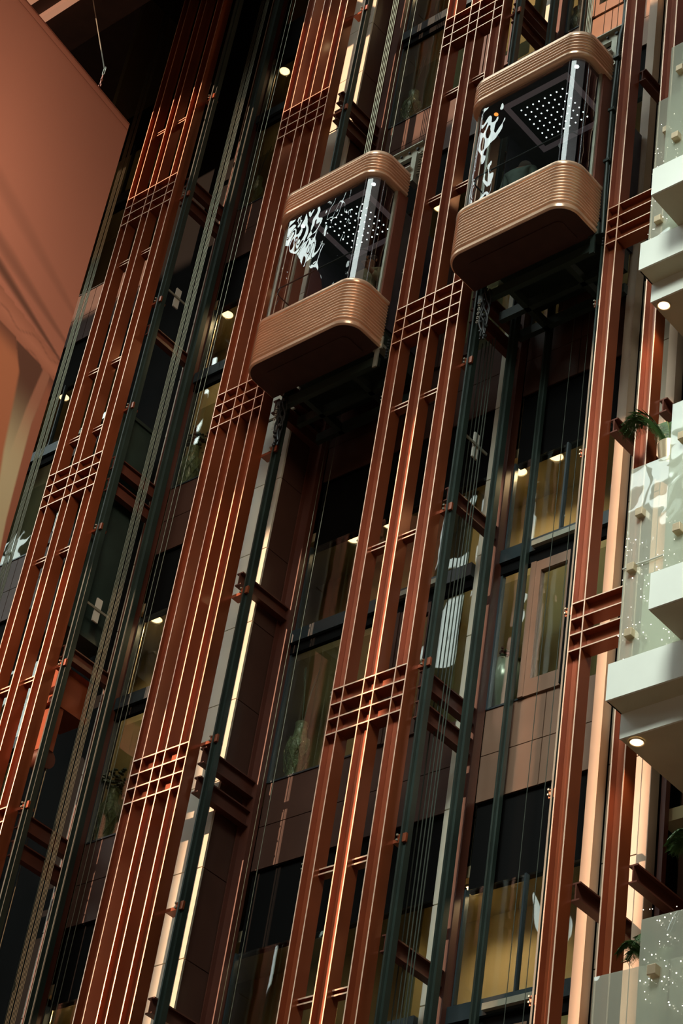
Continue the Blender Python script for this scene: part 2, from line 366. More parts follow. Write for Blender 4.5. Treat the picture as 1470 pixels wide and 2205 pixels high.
# ---------------------------------------------------------------- beams running back from the columns to the lobby wall
TIEB = [  # x of beam axis, group index, name of place
 (-13.89, 'beside leftmost triple column'), (-11.69, 'beside second triple column'), (-9.40, 'right of triple column between cabs'), (-7.79, 'behind single column near right cab'), (-7.345, 'behind the column at the balconies')]
for gi, (xx, place) in enumerate(TIEB):
    x0, x1 = xx-.035, xx+.035
    for fi in (1, 2, 3, 4):
        z = GRID[fi]
        if gi < 3:
            for a, b, w in ((0, 1, 'lower'), (2, 3, 'upper')):
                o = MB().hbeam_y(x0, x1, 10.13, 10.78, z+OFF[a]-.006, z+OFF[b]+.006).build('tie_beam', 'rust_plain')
                tag(o, 'dark tie beam %s, %s of pair at %s band' % (place, w, {1: 'bottom', 2: 'lowest', 3: 'middle', 4: 'topmost'}[fi]), 'beam')
    zs = [7.19, 11.22, 15.3] if gi != 4 else [7.21, 11.22, 15.3]
    for zi, z in enumerate(zs):
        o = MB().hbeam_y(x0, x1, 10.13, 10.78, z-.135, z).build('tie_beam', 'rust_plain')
        tag(o, 'dark mid-storey tie beam %s, %s of three' % (place, ('lowest', 'middle', 'highest')[zi]), 'beam')

# ---------------------------------------------------------------- rear columns, rails, ropes
REAR = [(-13.83, 'leftmost lit lobby window'), (-11.66, 'dark lobby window under the left cab'), (-9.38, 'lobby window with the grey vase')]
for x, place in REAR:
    w = .075
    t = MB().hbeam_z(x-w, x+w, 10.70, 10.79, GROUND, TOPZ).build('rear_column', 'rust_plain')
    tag(t, 'dark rust rear column at the back, left of the %s' % place, 'column')
def rail(x, y, w, d, label, side=1, brk=None, bx=None, m='green_rail'):
    t = thing('guide_rail', (x, y, GROUND), label, 'rail')
    r = MB().box(x-w, x+w, y-d, y+d, GROUND, TOPZ).box(x-.008, x+.008, y-d-.03, y-d, GROUND, TOPZ)
    r.build('rail', m, t)
    if brk:
        for z in brk:
            q = MB().box(min(bx, x), max(bx, x), y-d+.0, y+d+.03, z-.03, z+.0).box(x-w-.01, x+w+.01, y-d-.02, y-d, z-.05, z+.02)
            q = q.build('bracket', 'rust_paint', t)
            for dz in (-.035, 0.005): MB().lathe([(.009, 0), (.009, .012)], x-w-.004, y-d-.03, z+dz, 6).build('bolt', 'grey_steel', q)
    return t
BZ = [6.4, 7.94, 9.47, 10.98, 12.57, 14.12, 15.6, 17.2, 18.8]
rail(-13.805, 10.14, .03, .028, 'dark green guide rail bracketed to the right side of the leftmost triple column', brk=BZ, bx=-13.925)
rail(-11.56, 10.15, .03, .028, 'dark green guide rail bracketed to the right side of the second triple column', brk=BZ, bx=-11.726)
rail(-9.345, 10.14, .03, .028, 'dark green guide rail bracketed right of the triple column between the cabs', brk=BZ, bx=-9.44)
rail(-10.262, 10.14, .022, .02, 'olive guide rail along the left side of the triple column between the cabs', brk=BZ, bx=-10.197)
rail(-8.03, 10.14, .022, .02, 'olive guide rail along the left side of the single column right of the right cab', brk=BZ, bx=-7.937)
rail(-13.54, 10.5, .045, .03, 'wide green counterweight rail in the empty shaft right of the leftmost triple column')
rail(-9.226, 10.5, .03, .03, 'brown-green counterweight rail at the back of the shaft under the right cab')
rail(-9.03, 10.735, .024, .02, 'slim dark green rail crossing the lobby window below the right cab')
def rope(x, y, z0, z1, r, m, label, group):
    o = MB().tube([(x, y, z0), (x, y, z1)], r, 6).build('hoist_rope', m, smooth=True); tag(o, label, 'rope', group)
for i in range(8):
    x = -13.675+.0175*i+(.012 if i > 3 else 0)
    rope(x, 10.35, 3, TOPZ, .0032, 'rope', 'thin steel hoist rope in the bundle down the empty shaft', 'ropes of the empty shaft')
for i, x in enumerate((-13.657, -13.562, -13.50, -13.428)):
    rope(x, 10.65, 3, TOPZ, .0035, 'rope', 'fine olive rope in front of the leftmost lobby windows', 'fine ropes before the left lobby windows')
for i in range(7):
    rope(-15.575+.019*i+(.014 if i > 3 else 0), 10.35, 3, TOPZ, .005, 'rope', 'olive steel rope running along the right edge of the salmon banner', 'ropes beside the banner')
for i, x in enumerate((-9.442, -9.40, -9.364, -9.327, -9.30)):
    rope(x, 10.35, 3, 13.0, .005, 'rope_dark', 'dark hoist rope hanging below the right elevator cab', 'ropes below the right cab')
for i in range(4):
    rope(-11.335+.024*i, 10.3, 15.8, TOPZ, .005, 'rope', 'pale hoist rope rising from the roof of the left elevator cab', 'ropes over the left cab')
    rope(-8.626+.018*i, 10.3, 15.9, TOPZ, .005, 'rope', 'pale hoist rope rising from the roof of the right elevator cab', 'ropes over the right cab')
for i, x in enumerate((-11.42, -11.3)):
    rope(x, 10.6, 3, TOPZ, .0035, 'rope', 'thin rope against the dark lobby window of the second shaft', 'thin ropes of the second shaft')
for i, x in enumerate((-8.66, -8.50, -8.42)):
    rope(x, 10.6, 3, TOPZ, .003, 'rope_dark', 'thin dark rope crossing the lobby windows below the right cab', 'thin ropes of the right shaft')
# sensor plates on arms
SENS = [(-13.86, 11.75, 'low in the empty shaft'), (-13.86, 15.85, 'high in the empty shaft'), (-9.38, 11.82, 'below the right cab')]
for x, z, pl in SENS:
    t = thing('landing_sensor', (x, 10.35, z-.15), 'small pale sensor plate on a thin arm '+pl, 'sensor')
    MB().box(x-.008, x+.008, 10.33, 10.40, z-.13, z+.13).build('plate', 'pale_plate', t)
    MB().box(x+.009, x+.02, 10.18, 10.50, z-.012, z+.012).build('arm', 'grey_steel', t)
# counterweights
t = thing('counterweight', (-14.2, 10.45, 11.52), 'tall dark green counterweight block behind the empty shaft tie beams', 'counterweight')
MB().box(-14.5, -13.98, 10.17, 10.62, 11.52, 14.15).build('block', 'dark_green', t)
MB().box(-14.52, -13.96, 10.15, 10.64, 14.15, 14.19).build('top_plate', 'green_rail', t); MB().box(-14.52, -13.96, 10.15, 10.64, 11.48, 11.52).build('base_plate', 'green_rail', t)
t = thing('counterweight', (-14.2, 10.4, 10.0), 'rust-orange counterweight with a pulley at the lower left, behind the empty shaft', 'counterweight')
MB().box(-14.3, -13.98, 10.22, 10.62, 10.72, 11.10).build('block', 'rust_paint', t)
MB().box(-14.32, -13.96, 10.20, 10.64, 10.66, 10.72).box(-14.2, -13.97, 10.25, 10.36, 10.2, 10.66).build('frame', 'rust_paint', t)
p = MB(); p.tube([(-14.12, 10.32, 10.12), (-13.98, 10.32, 10.12)], .10, 18); p.build('pulley', 'rust_plain', t, smooth=True)
for i in range(2):
    rope(-13.99, 10.26+.09*i, 3, 10.05, .005, 'rope', 'pale rope hanging from the rust-orange counterweight pulley', 'ropes under the rust-orange counterweight')

# ---------------------------------------------------------------- lobby wall
WN = [0]; DN = [0]
BAYS = [(-17.2, -14.9, 'brown_shade_panel'), (-13.755, -11.97, 'brown_shade_panel'), (-11.585, -9.60, 'brown_shade_panel'), (-9.305, -8.20, 'copper_panel')]
PIERS = [(-14.05, -13.905, YW), (-9.60, -9.455, YW)]
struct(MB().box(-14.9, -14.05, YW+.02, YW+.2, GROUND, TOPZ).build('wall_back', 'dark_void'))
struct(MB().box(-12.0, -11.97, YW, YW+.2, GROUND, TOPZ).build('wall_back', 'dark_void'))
for x0, x1, yy in PIERS:
    for z in FL:
        a = MB()
        for q in range(5):
            za = z+.81*q; a.box(x0, x1, yy, yy+.2, za+.006, za+.804)
        struct(a.build('wall_back', 'pale_panel'))
        struct(MB().box(x0, x1, yy+.02, yy+.19, z, z+4.08).build('trim_9', 'dark_void'))
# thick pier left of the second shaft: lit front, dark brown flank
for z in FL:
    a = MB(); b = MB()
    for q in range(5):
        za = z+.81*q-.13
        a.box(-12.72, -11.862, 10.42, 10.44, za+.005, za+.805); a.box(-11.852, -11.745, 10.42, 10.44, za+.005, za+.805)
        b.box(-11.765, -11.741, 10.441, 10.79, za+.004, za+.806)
    struct(a.build('wall_pier', 'pale_panel')); struct(b.build('wall_pier', 'brown_shade_panel'))
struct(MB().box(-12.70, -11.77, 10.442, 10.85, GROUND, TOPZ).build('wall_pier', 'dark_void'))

def downlight(x, y, z, label, r=.062, power=10, col=(1, .68, .38), sz=2.4, grp=None):
    t = thing('downlight', (x, y, z), label, 'lamp', grp)
    MB().tube([(x+r*1.1*math.cos(a), y+r*1.1*math.sin(a), z-.003) for a in [k*math.pi/12 for k in range(24)]], r*.14, 6, closed=True).build('trim_ring', 'lamp_ring', t, smooth=True)
    MB().disc(x, y, z-.004, r*.95, .003).build('lens', 'warm_lamp', t)
    if power: lamp_spot((x, y, z-.03), power, col, sz)
    return t
BN = ['leftmost shaft beside the banner', 'empty shaft', 'shaft of the left cab', 'shaft of the right cab']
LN = {0: 'ground', 1: 'lowest', 2: 'middle', 3: 'upper', 4: 'topmost'}
for fi, z in enumerate(FL):
    zt = z+4.07; zc = z+2.64                # next floor, lobby ceiling
    for bi, (x0, x1, pm) in enumerate(BAYS):
        # spandrel below this floor, in two rows of panels
        a = MB(); xm = x0+(x1-x0)*.52
        for (xa, xb) in ((x0, xm-.004), (xm+.004, x1)):
            a.box(xa, xb, YW, YW+.05, z-.83, z-.424).box(xa, xb, YW, YW+.05, z-.416, z)
        struct(a.build('wall_back', pm if not (bi == 3 and fi == 3) else 'brown_shade_panel'))  # darker copy under the right cab carries its shade in the colour
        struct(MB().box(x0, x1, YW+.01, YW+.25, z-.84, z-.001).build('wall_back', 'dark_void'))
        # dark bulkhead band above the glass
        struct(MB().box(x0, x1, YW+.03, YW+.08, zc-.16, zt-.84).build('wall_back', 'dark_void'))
        # transom
        struct(MB().box(x0, x1, YW-.05, YW+.02, z+1.40, z+1.53).build('trim_3', 'transom_blue'))
        struct(MB().box(x0, x1, YW-.02, YW+.02, z+1.30, z+1.40).build('trim_4', 'dark_void'))
        # window: lower pane left of the door, upper pane over the transom
        WN[0] += 1
        dx0 = x1-.74 if bi != 3 else -8.94; dx1 = dx0+.345
        w = MB().box(x0, dx0-.05, YW+.005, YW+.012, z+.0, z+1.30).box(x0, x1, YW+.005, YW+.012, z+1.53, zc-.16)
        wo = struct(w.build('window_%d' % WN[0], 'lobby_glass'))
        mu = MB()
        for q in (x0+.012, (x0+x1)/2, ): mu.box(q-.008, q+.008, YW-.012, YW+.03, z+1.53, zc-.16)
        mu.box(x0, x0+.02, YW-.012, YW+.03, z, z+1.30).box(x0, dx0, YW-.008, YW+.02, z-.004, z+.012)
        mo = mu.build('mullion', 'transom_blue', wo)
        # landing door with a wide frame
        DN[0] += 1
        d = MB().box(dx0-.05, dx0, YW-.03, YW+.03, z, z+1.30).box(dx0, dx0+.05, YW-.02, YW+.03, z, z+1.30).box(dx1-.035, dx1, YW-.02, YW+.03, z, z+1.30)
        d.box(dx0+.05, dx1-.035, YW-.02, YW+.03, z, z+.15).box(dx0+.05, dx1-.035, YW-.02, YW+.03, z+1.2, z+1.30)
        do = struct(d.build('door_%d' % DN[0], pm if bi != 3 else 'copper_panel'))
        MB().box(dx0+.05, dx1-.035, YW+.005, YW+.012, z+.15, z+1.2).build('pane', 'lobby_glass', do)
        MB().box(dx1, dx1+.055, YW-.04, YW+.03, z, z+1.33).build('jamb', 'dark_void', do)
        if dx1+.055 < x1:
            MB().box(dx1+.055, x1, YW+.005, YW+.012, z, z+1.30).build('side_pane', 'lobby_glass', do)
        MB().box(dx0-.02, dx1+.1, YW-.09, YW-.052, z+1.42, z+1.47).build('door_operator', 'grey_steel', do)
        # two downlights in the lobby ceiling near the glass
        if fi in (1, 2, 3, 4) and (bi or fi == 3):
            for li in range(2 if bi else 1):
                lx = (x0+x1)/2-.35+.42*li if bi != 3 else (-9.47 if li == 0 else -9.09)+.03
                if bi == 0: lx = -16.37
                if bi == 2: lx = -11.30+.42*li
                if bi == 1: lx = -13.80+.42*li
                downlight(lx, YW+.23, zc, 'warm ceiling downlight behind the %s, %s storey, %s one' % (BN[bi], LN[fi], 'left' if li == 0 else 'right'), power=(34 if bi in (1, 3) else 3) if fi < 4 else 4, grp=None)
    # lobby interior
    struct(MB().box(-17.2, -7.4, YW+.08, 12.4, zc, zc+.1).build('ceiling', 'tan_ceiling'))
    struct(MB().box(-17.2, -7.4, YW+.26, 12.4, z-.1, z).build('floor', 'stone_floor'))
    struct(MB().box(-17.2, -7.4, 11.42, 11.46, z+1.8, zc).build('wall_niche', 'tan_ceiling'))
    struct(MB().box(-17.2, -7.4, 11.40, 11.48, z, z+1.8).build('wall_niche', 'olive_wall'))
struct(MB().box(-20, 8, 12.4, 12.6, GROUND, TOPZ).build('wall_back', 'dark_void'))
for x in (-17.2, -14.4, -12.2, -9.95, -8.19):   # cross walls between the lobbies
    struct(MB().box(x-.04, x+.04, YW+.26, 12.4, GROUND, TOPZ).build('wall_cross', 'olive_wall'))
# lighter strip wall and post right of the single column, then beige wall and dark opening
for fi, z in enumerate(FL):
    a = MB(); b = MB()
    for q in range(5):
        za = z-.04+.81*q if q else z-.04
        a.box(-8.10, -7.985, YW+.0, YW+.06, za+.005, za+.805); a.box(-7.975, -7.74, YW, YW+.06, za+.005, za+.805)
    struct(a.build('wall_right', 'beige_panel'))
struct(MB().box(-8.16, -7.68, YW+.02, YW+.3, GROUND, TOPZ).build('wall_right', 'dark_void'))
for x0, x1, l in ((-8.205, -8.115, 'pale peach wall post standing between the two single columns'), (-7.74, -7.655, 'pale peach wall post right of the column at the balconies')):
    tag(MB().box(x0, x1, 10.70, 10.80, GROUND, TOPZ).build('wall_post', 'peach_post'), l, 'post')
struct(MB().box(-7.60, -7.56, 10.75, 10.8, GROUND, TOPZ).build('trim_5', 'rust_plain'))
struct(MB().box(-7.60, -4, 11.0, 11.1, GROUND, TOPZ).build('wall_right', 'brown_shade_panel'))

# ---------------------------------------------------------------- vases in the lobby windows
def vase(x, y, z, kind, label):
    t = thing('vase', (x, y, z), label, 'vase')
    if kind == 'grey':
        pr = [(.05, 0), (.052, .03), (.048, .09), (.06, .13), (.10, .2), (.128, .29), (.13, .36), (.118, .43), (.10, .48), (.09, .50), (.085, .49)]
        pr = [(a*1.25, b*1.12) for a, b in pr]
        MB().lathe(pr, x, y, z, 28).build('body', 'ceramic', t, smooth=True)
        l = MB()
        for k in range(60):
            a = random.uniform(0, 6.28); rr = random.uniform(.02, .16); h = random.uniform(.53, .61)
            c = (x+rr*math.cos(a), y+rr*math.sin(a), z+h); l.ball(c, random.uniform(.012, .025), 5, (1, 1, .5))
        l.build('foliage', 'leaf_dark', t)
        f = MB()
        for k in range(60):
            a = random.uniform(0, 6.28); rr = random.uniform(0, .055); f.ball((x+rr*math.cos(a), y+rr*math.sin(a), z+random.uniform(.60, .70)), random.uniform(.010, .022), 5)
        f.build('flower', 'flower_red', t)
    else:
        pr = [(.07, 0), (.072, .05), (.065, .1), (.075, .2), (.1, .3), (.105, .36), (.09, .42), (.06, .47), (.055, .56), (.06, .60)]
        MB().lathe(pr, x, y, z, 24).build('body', 'ceramic_green', t, smooth=True)
        r = MB()   # raised diagonal lattice
        for k in range(8):
            for sg in (1, -1):
                pts = []
                for j in range(10):
                    q = j/9; zz = .1+.34*q; rr = .078+.03*math.sin(q*2.8)
                    a = 2*math.pi*k/8+sg*q*1.3; pts.append((x+rr*math.cos(a), y+rr*math.sin(a), z+zz))
                r.tube(pts, .004, 5)
        r.build('lattice', 'ceramic_green', t, smooth=True)
        l = MB()
        if kind == 'plant':
            for k in range(90):
                a = random.uniform(0, 6.28); rr = random.uniform(.01, .15); l.ball((x+rr*math.cos(a), y+rr*math.sin(a), z+.6+random.uniform(0, .2)), random.uniform(.012, .03), 5, (1, 1, .6))
        else:
            for k in range(9):
                a = random.uniform(0, 6.28); l.tube([(x, y, z+.55), (x+.03*math.cos(a), y+.03*math.sin(a), z+.9), (x+.07*math.cos(a), y+.07*math.sin(a), z+1.15)], .003, 4)
        l.build('foliage', 'leaf_dark', t)
    return t
vase(-9.33, 11.0, 9.43, 'grey', 'smooth grey tapering vase with dark red flowers in the lobby window below the right cab')
vase(-11.43, 10.93, 9.44, 'twig', 'green lattice vase with thin twigs in the dark window below the left cab')
vase(-13.70, 10.93, 9.44, 'plant', 'bushy green lattice vase in the lower left lobby window, beside the second triple column')
vase(-13.70, 10.93, 13.52, 'plant', 'green lattice vase in the middle lobby window left of the second triple column')
vase(-13.70, 10.93, 17.53, 'twig', 'faint pale vase high up in the window left of the second triple column')
vase(-11.43, 10.93, 17.53, 'twig', 'faint vase high up, left of the triple column between the cabs')
vase(-9.33, 11.0, 17.53, 'twig', 'green vase at the very top, above the right elevator cab')

# ================================================================ ELEVATOR CABS
def ushape(x0, x1, yf, yb, r, n=10, off=0.0):
    """open path round the cab front; returns points and outward normals"""
    P = [((x0, yb), (-1, 0)), ((x0, yf+r), (-1, 0))]
    for i in range(1, n):
        a = math.pi+.5*math.pi*i/n; P.append(((x0+r+r*math.cos(a), yf+r+r*math.sin(a)), (math.cos(a), math.sin(a))))
    P.append(((x0+r, yf), (0, -1))); P.append(((x1-r, yf), (0, -1)))
    for i in range(1, n):
        a = 1.5*math.pi+.5*math.pi*i/n; P.append(((x1-r+r*math.cos(a), yf+r+r*math.sin(a)), (math.cos(a), math.sin(a))))
    P += [((x1, yf+r), (1, 0)), ((x1, yb), (1, 0))]
    return [((p[0]+nn[0]*off, p[1]+nn[1]*off), nn) for p, nn in P]
def sweep(mb, path, prof):
    b = len(mb.v); n = len(prof)
    for (p, nn) in path:
        for (z, o) in prof: mb.v.append((p[0]+nn[0]*o, p[1]+nn[1]*o, z))
    for i in range(len(path)-1):
        for k in range(n-1): mb.f.append((b+i*n+k, b+(i+1)*n+k, b+(i+1)*n+k+1, b+i*n+k+1))
def ribs(z0, z1, n, d, base=0.0):
    pr = []; h = (z1-z0)/n
    for i in range(n):
        pr += [(z0+h*i, base), (z0+h*(i+.16), base)]
        for k in range(1, 7):
            q = k/7; pr.append((z0+h*(i+.16+.84*q), base+d*math.sin(math.pi*q)**.6))
    pr.append((z1, base)); return pr
def cab(xc, dz, label, lamp_left):
    hw = .645; x0, x1 = xc-hw, xc+hw; yf = 9.56; yb = 10.0; r = .19
    zb = 13.10+dz; t = thing('elevator_cab', (xc, 10.1, zb), label, 'elevator')
    path = ushape(x0, x1, yf, yb, r)
    # skirt
    m = MB(); pr = [(zb, -.03), (zb, -.012), (zb+.012, .004), (zb+.035, .008), (zb+.05, -.004), (zb+.062, -.006)]
    pr += ribs(zb+.066, zb+.50, 12, .017, -.008)+[(zb+.505, -.01), (zb+.515, -.01)]
    sweep(m, path, pr); m.build('skirt', 'bronze_rib', t, smooth=True)
    m = MB(); sweep(m, path, [(zb+.513, -.012), (zb+.515, .006), (zb+.53, .012), (zb+.548, .012), (zb+.562, .004), (zb+.565, -.03)]); m.build('rim', 'bronze_rib', t, smooth=True)
    m = MB(); m.prism([p for p, nn in ushape(x0, x1, yf, yb, r, off=-.014)], zb-.004, zb+.03); u = m.build('underside', 'cab_under', t)
    m = MB(); m.prism([p for p, nn in ushape(x0+.16, x1-.16, yf+.14, yb-.06, .06)], zb-.016, zb-.003); m.build('underside_panel', 'cab_under', u)
    # glass
    zg0 = zb+.56; zg1 = zb+1.93
    gp = ushape(x0, x1, yf, 9.90, r, off=-.045); m = MB()
    sweep(m, gp[:12+2], [(zg0, 0), (zg1, 0)]); m.build('front_glass', 'cab_glass', t, smooth=True)
    m = MB(); sweep(m, gp[12+7:], [(zg0, 0), (zg1, 0)]); m.build('side_glass', 'cab_glass', t, smooth=True)
    # curved corner glass pieces with visible edges
    for k, (i0, i1) in enumerate(((12+2, 12+8), )):
        seg = gp[i0:i1]; m = MB(); sweep(m, seg, [(zg0, .006), (zg1-.01, .006)]); m.build('corner_glass', 'edge_glass', t, smooth=True)
    # glass edge seams
    for i in (13, 21): p = gp[min(i, len(gp)-2)][0]; MB().box(p[0]-.003, p[0]+.003, p[1]-.003, p[1]+.003, zg0, zg1).build('glass_seam', 'edge_glass', t)
    m = MB(); p = gp[3][0]; m.tube([(p[0], p[1], zg0), (p[0], p[1], zg1)], .011, 8); m.build('left_glint', 'white_fascia', t, smooth=True)  # white rod stands in for the highlight on the curved left corner
    # canopy
    zc = zb+1.93
    m = MB(); pr = [(zc+.0, -.06), (zc+.0, -.01), (zc+.012, .006), (zc+.035, .006), (zc+.05, -.008)]+ribs(zc+.052, zc+.25, 5, .017, -.008)+[(zc+.256, -.012), (zc+.265, .002), (zc+.30, .004), (zc+.32, -.01), (zc+.32, -.1)]
    sweep(m, path, pr); m.build('canopy', 'bronze_rib', t, smooth=True)
    m = MB(); m.prism([p for p, nn in ushape(x0, x1, yf, yb, r, off=-.02)], zc+.29, zc+.31); m.build('roof', 'cab_under', t)
    # rear side panels and trims
    for sx, xx in ((-1, x0), (1, x1)):
        a, b = sorted((xx-sx*.045, xx-sx*.012))
        MB().box(a, b, 9.905, 10.03, zg0-.02, zg1+.02).build('side_panel', 'bronze_flat', t)
        a, b = sorted((xx-sx*.055, xx-sx*.03))
        MB().box(a, b, 9.885, 9.905, zg0-.02, zg1+.02).build('side_trim', 'grey_steel', t)
    # carriage behind: walls, floor, ceiling
    xi0, xi1 = x0+.15, x1-.16
    m = MB().box(xi0, xi1, 10.66, 10.69, zb+.45, zc+.02).box(xi0-.01, xi0, 10.03, 10.69, zb+.45, zc+.02).box(xi1, xi1+.01, 10.03, 10.69, zb+.45, zc+.02)
    m.build('rear_wall', 'cab_inner', t)
    fl = [p for p, nn in ushape(x0, x1, yf, 10.02, r, off=-.06)]; fl = fl[:-1]+[(x1-.06, 10.02), (xi1, 10.03), (xi1, 10.66), (xi0, 10.66), (xi0, 10.03)]
    MB().prism(fl, zb+.40, zb+.46).build('cab_floor', 'cab_dark', t)
    ce = MB().prism(fl, zc+.005, zc+.02).build('cab_ceiling', 'cab_inner', t)
    MB().box(xi0, xi1, 10.0, 10.66, zb+.2, zb+.4).build('platform', 'dark_green', t)
    # ceiling feature: glowing square border and star lamps
    cx0, cx1, cy0, cy1 = xc-.35, xc+.37, 9.715, 10.36; zz = zc+.004; w = .055
    MB().box(cx0, cx1, cy0, cy0+w, zz-.004, zz).box(cx0, cx1, cy1-w, cy1, zz-.004, zz).box(cx0, cx0+w, cy0+w, cy1-w, zz-.004, zz).box(cx1-w, cx1, cy0+w, cy1-w, zz-.004, zz).build('light_border', 'strip_panel', ce)
    MB().box(cx0+w, cx1-w, cy0+w, cy1-w, zz-.002, zz).build('star_panel', 'cab_dark', ce)
    for i in range(8):
        for j in range(7):
            MB().disc(cx0+.125+.0645*i, cy0+.13+.0635*j, zz-.006, .0062, .003, 8).build('star_lamp', 'star', ce)
    for q in ((x0+.2, yf+.2), (x1-.17, yf+.15)):
        MB().disc(q[0], q[1], zz-.004, .02, .004, 12).build('corner_lamp', 'amber_lamp' if lamp_left and q[0] < xc else 'star', ce)
    # handrail
    hp = [(p[0], p[1], zb+1.03) for p, nn in ushape(x0, x1, yf, 9.9, r, off=-.10)][:-2]
    m = MB().tube(hp, .007, 8)
    for q in (hp[1], hp[11], hp[12]): m.tube([(q[0], q[1], zb+1.03), (q[0], q[1]-.03, zb+.9)], .004, 6)
    m.build('handrail', 'black_rubber', t, smooth=True)
    # crosshead and stiles above
    zh = zb+2.62
    m = MB().box(x0+.12, x1+.0, 10.12, 10.135, zh, zh+.17).box(x0+.12, x1, 10.08, 10.135, zh, zh+.012).box(x0+.12, x1, 10.08, 10.135, zh+.158, zh+.17)
    ch = m.build('crosshead', 'grey_steel', t)
    for i in range(9): MB().tube([(x1-.08-.1*i, 10.118, zh+.12), (x1-.08-.1*i, 10.10, zh+.12)], .012 if i % 3 else .018, 8).build('bolt', 'black_rubber', ch)
    MB().box(x1-.09, x1-.03, 10.06, 10.16, zc+.3, zh).build('stile', 'grey_steel', t); MB().box(x0+.14, x0+.2, 10.06, 10.16, zc+.3, zh).build('stile', 'grey_steel', t)
    MB().box(x1-.26, x1-.06, 10.02, 10.15, zc+.47, zc+.485).build('top_plate', 'pale_plate', t)
    for i in range(10):
        m = MB().tube([(x1-.005+.018*math.cos(a), 10.10+.018*math.sin(a), zc+.40+.034*i) for a in [k*math.pi/4 for k in range(8)]], .007, 5, closed=True); m.build('spring_coil', 'grey_steel', t, smooth=True)
    # lower guide shoe
    sx = x1-.0
    m = MB().box(sx-.08, sx+.02, 9.985, 10.0, zb-.02, zb+.12).box(sx-.055, sx-.01, 9.985, 10.0, zb-.22, zb-.02).box(sx-.07, sx+.01, 10.0, 10.14, zb+.02, zb+.05)
    shoe = m.build('guide_shoe', 'grey_steel' if not lamp_left else 'green_rail', t)
    for i in range(7): MB().ball((sx+.03, 10.05, zb-.1+.035*i), .014, 7).build('roller', 'black_rubber', shoe)
    # underframe
    zu = zb-.15
    m = MB().box(x0+.05, x1-.05, 10.02, 10.07, zu, zu+.1).box(x0+.08, x1-.1, 10.28, 10.33, zu, zu+.1).box(x0+.35, x0+.40, 10.07, 10.6, zu, zu+.08).box(x0+.93, x0+.98, 10.07, 10.6, zu, zu+.08).box(x0+.08, x1-.1, 10.55, 10.6, zu, zu+.1)
    m.build('underframe', 'green_rail', t)
    # bundle of hanging travelling cable at the left
    m = MB(); cx, cy = x0+.13, 10.02
    for k in range(5):
        pts = []
        for j in range(14):
            q = j/13; pts.append((cx+.02*math.sin(7*q+k*1.7)+.01*k, cy+.02*math.cos(6*q+k), zb-.04-.55*q+.02*math.sin(9*q+k)))
        m.tube(pts, .009, 6)
    for k in range(9): m.ball((cx+random.uniform(-.03, .06), cy+random.uniform(-.03, .03), zb-.1-.06*k), random.uniform(.012, .022), 6)
    m.build('travelling_cable', 'black_rubber', t, smooth=True)
    for k in range(6):
        m = MB().tube([(cx-.03+.012*math.cos(a), cy-.03, zb-.16-.05*k+.014*math.sin(a)) for a in [q*math.pi/4 for q in range(8)]], .0035, 5, closed=True); m.build('cable_clip', 'pale_plate', t, smooth=True)
    return t
cab(-10.955, 0.0, 'left glass elevator cab with ribbed copper skirt, bright wavy sky reflections in its glass', False)
cab(-8.665, .16, 'right glass elevator cab with ribbed copper skirt, higher up and showing a starry ceiling', True)

# ---------------------------------------------------------------- people in the cabs
def skinmesh(name, verts, edges, radii, m, parent, sub=2):
    base = Vector(parent['_b']); me = bpy.data.meshes.new(name)
    me.from_pydata([((x-base.x)*S, (y-base.y)*S, (z-base.z)*S) for x, y, z in verts], edges, [])
    o = bpy.data.objects.new(name, me); C.objects.link(o)
    sk = o.modifiers.new('sk', 'SKIN'); sk.use_smooth_shade = True
    for i, r in enumerate(radii):
        sv = me.skin_vertices[0].data[i]
        rr = r if isinstance(r, tuple) else (r, r); sv.radius = (rr[0]*S, rr[1]*S); sv.use_root = (i == 0)
    o.modifiers.new('ss', 'SUBSURF').levels = sub; o.modifiers['ss'].render_levels = sub
    bpy.context.view_layer.update()
    dg = bpy.context.evaluated_depsgraph_get()
    nm = bpy.data.meshes.new_from_object(o.evaluated_get(dg)); nm.materials.clear(); nm.materials.append(MATS[m])
    bpy.data.objects.remove(o); o2 = bpy.data.objects.new(name, nm); C.objects.link(o2); o2.parent = parent; o2['_b'] = tuple(base)
    return o2
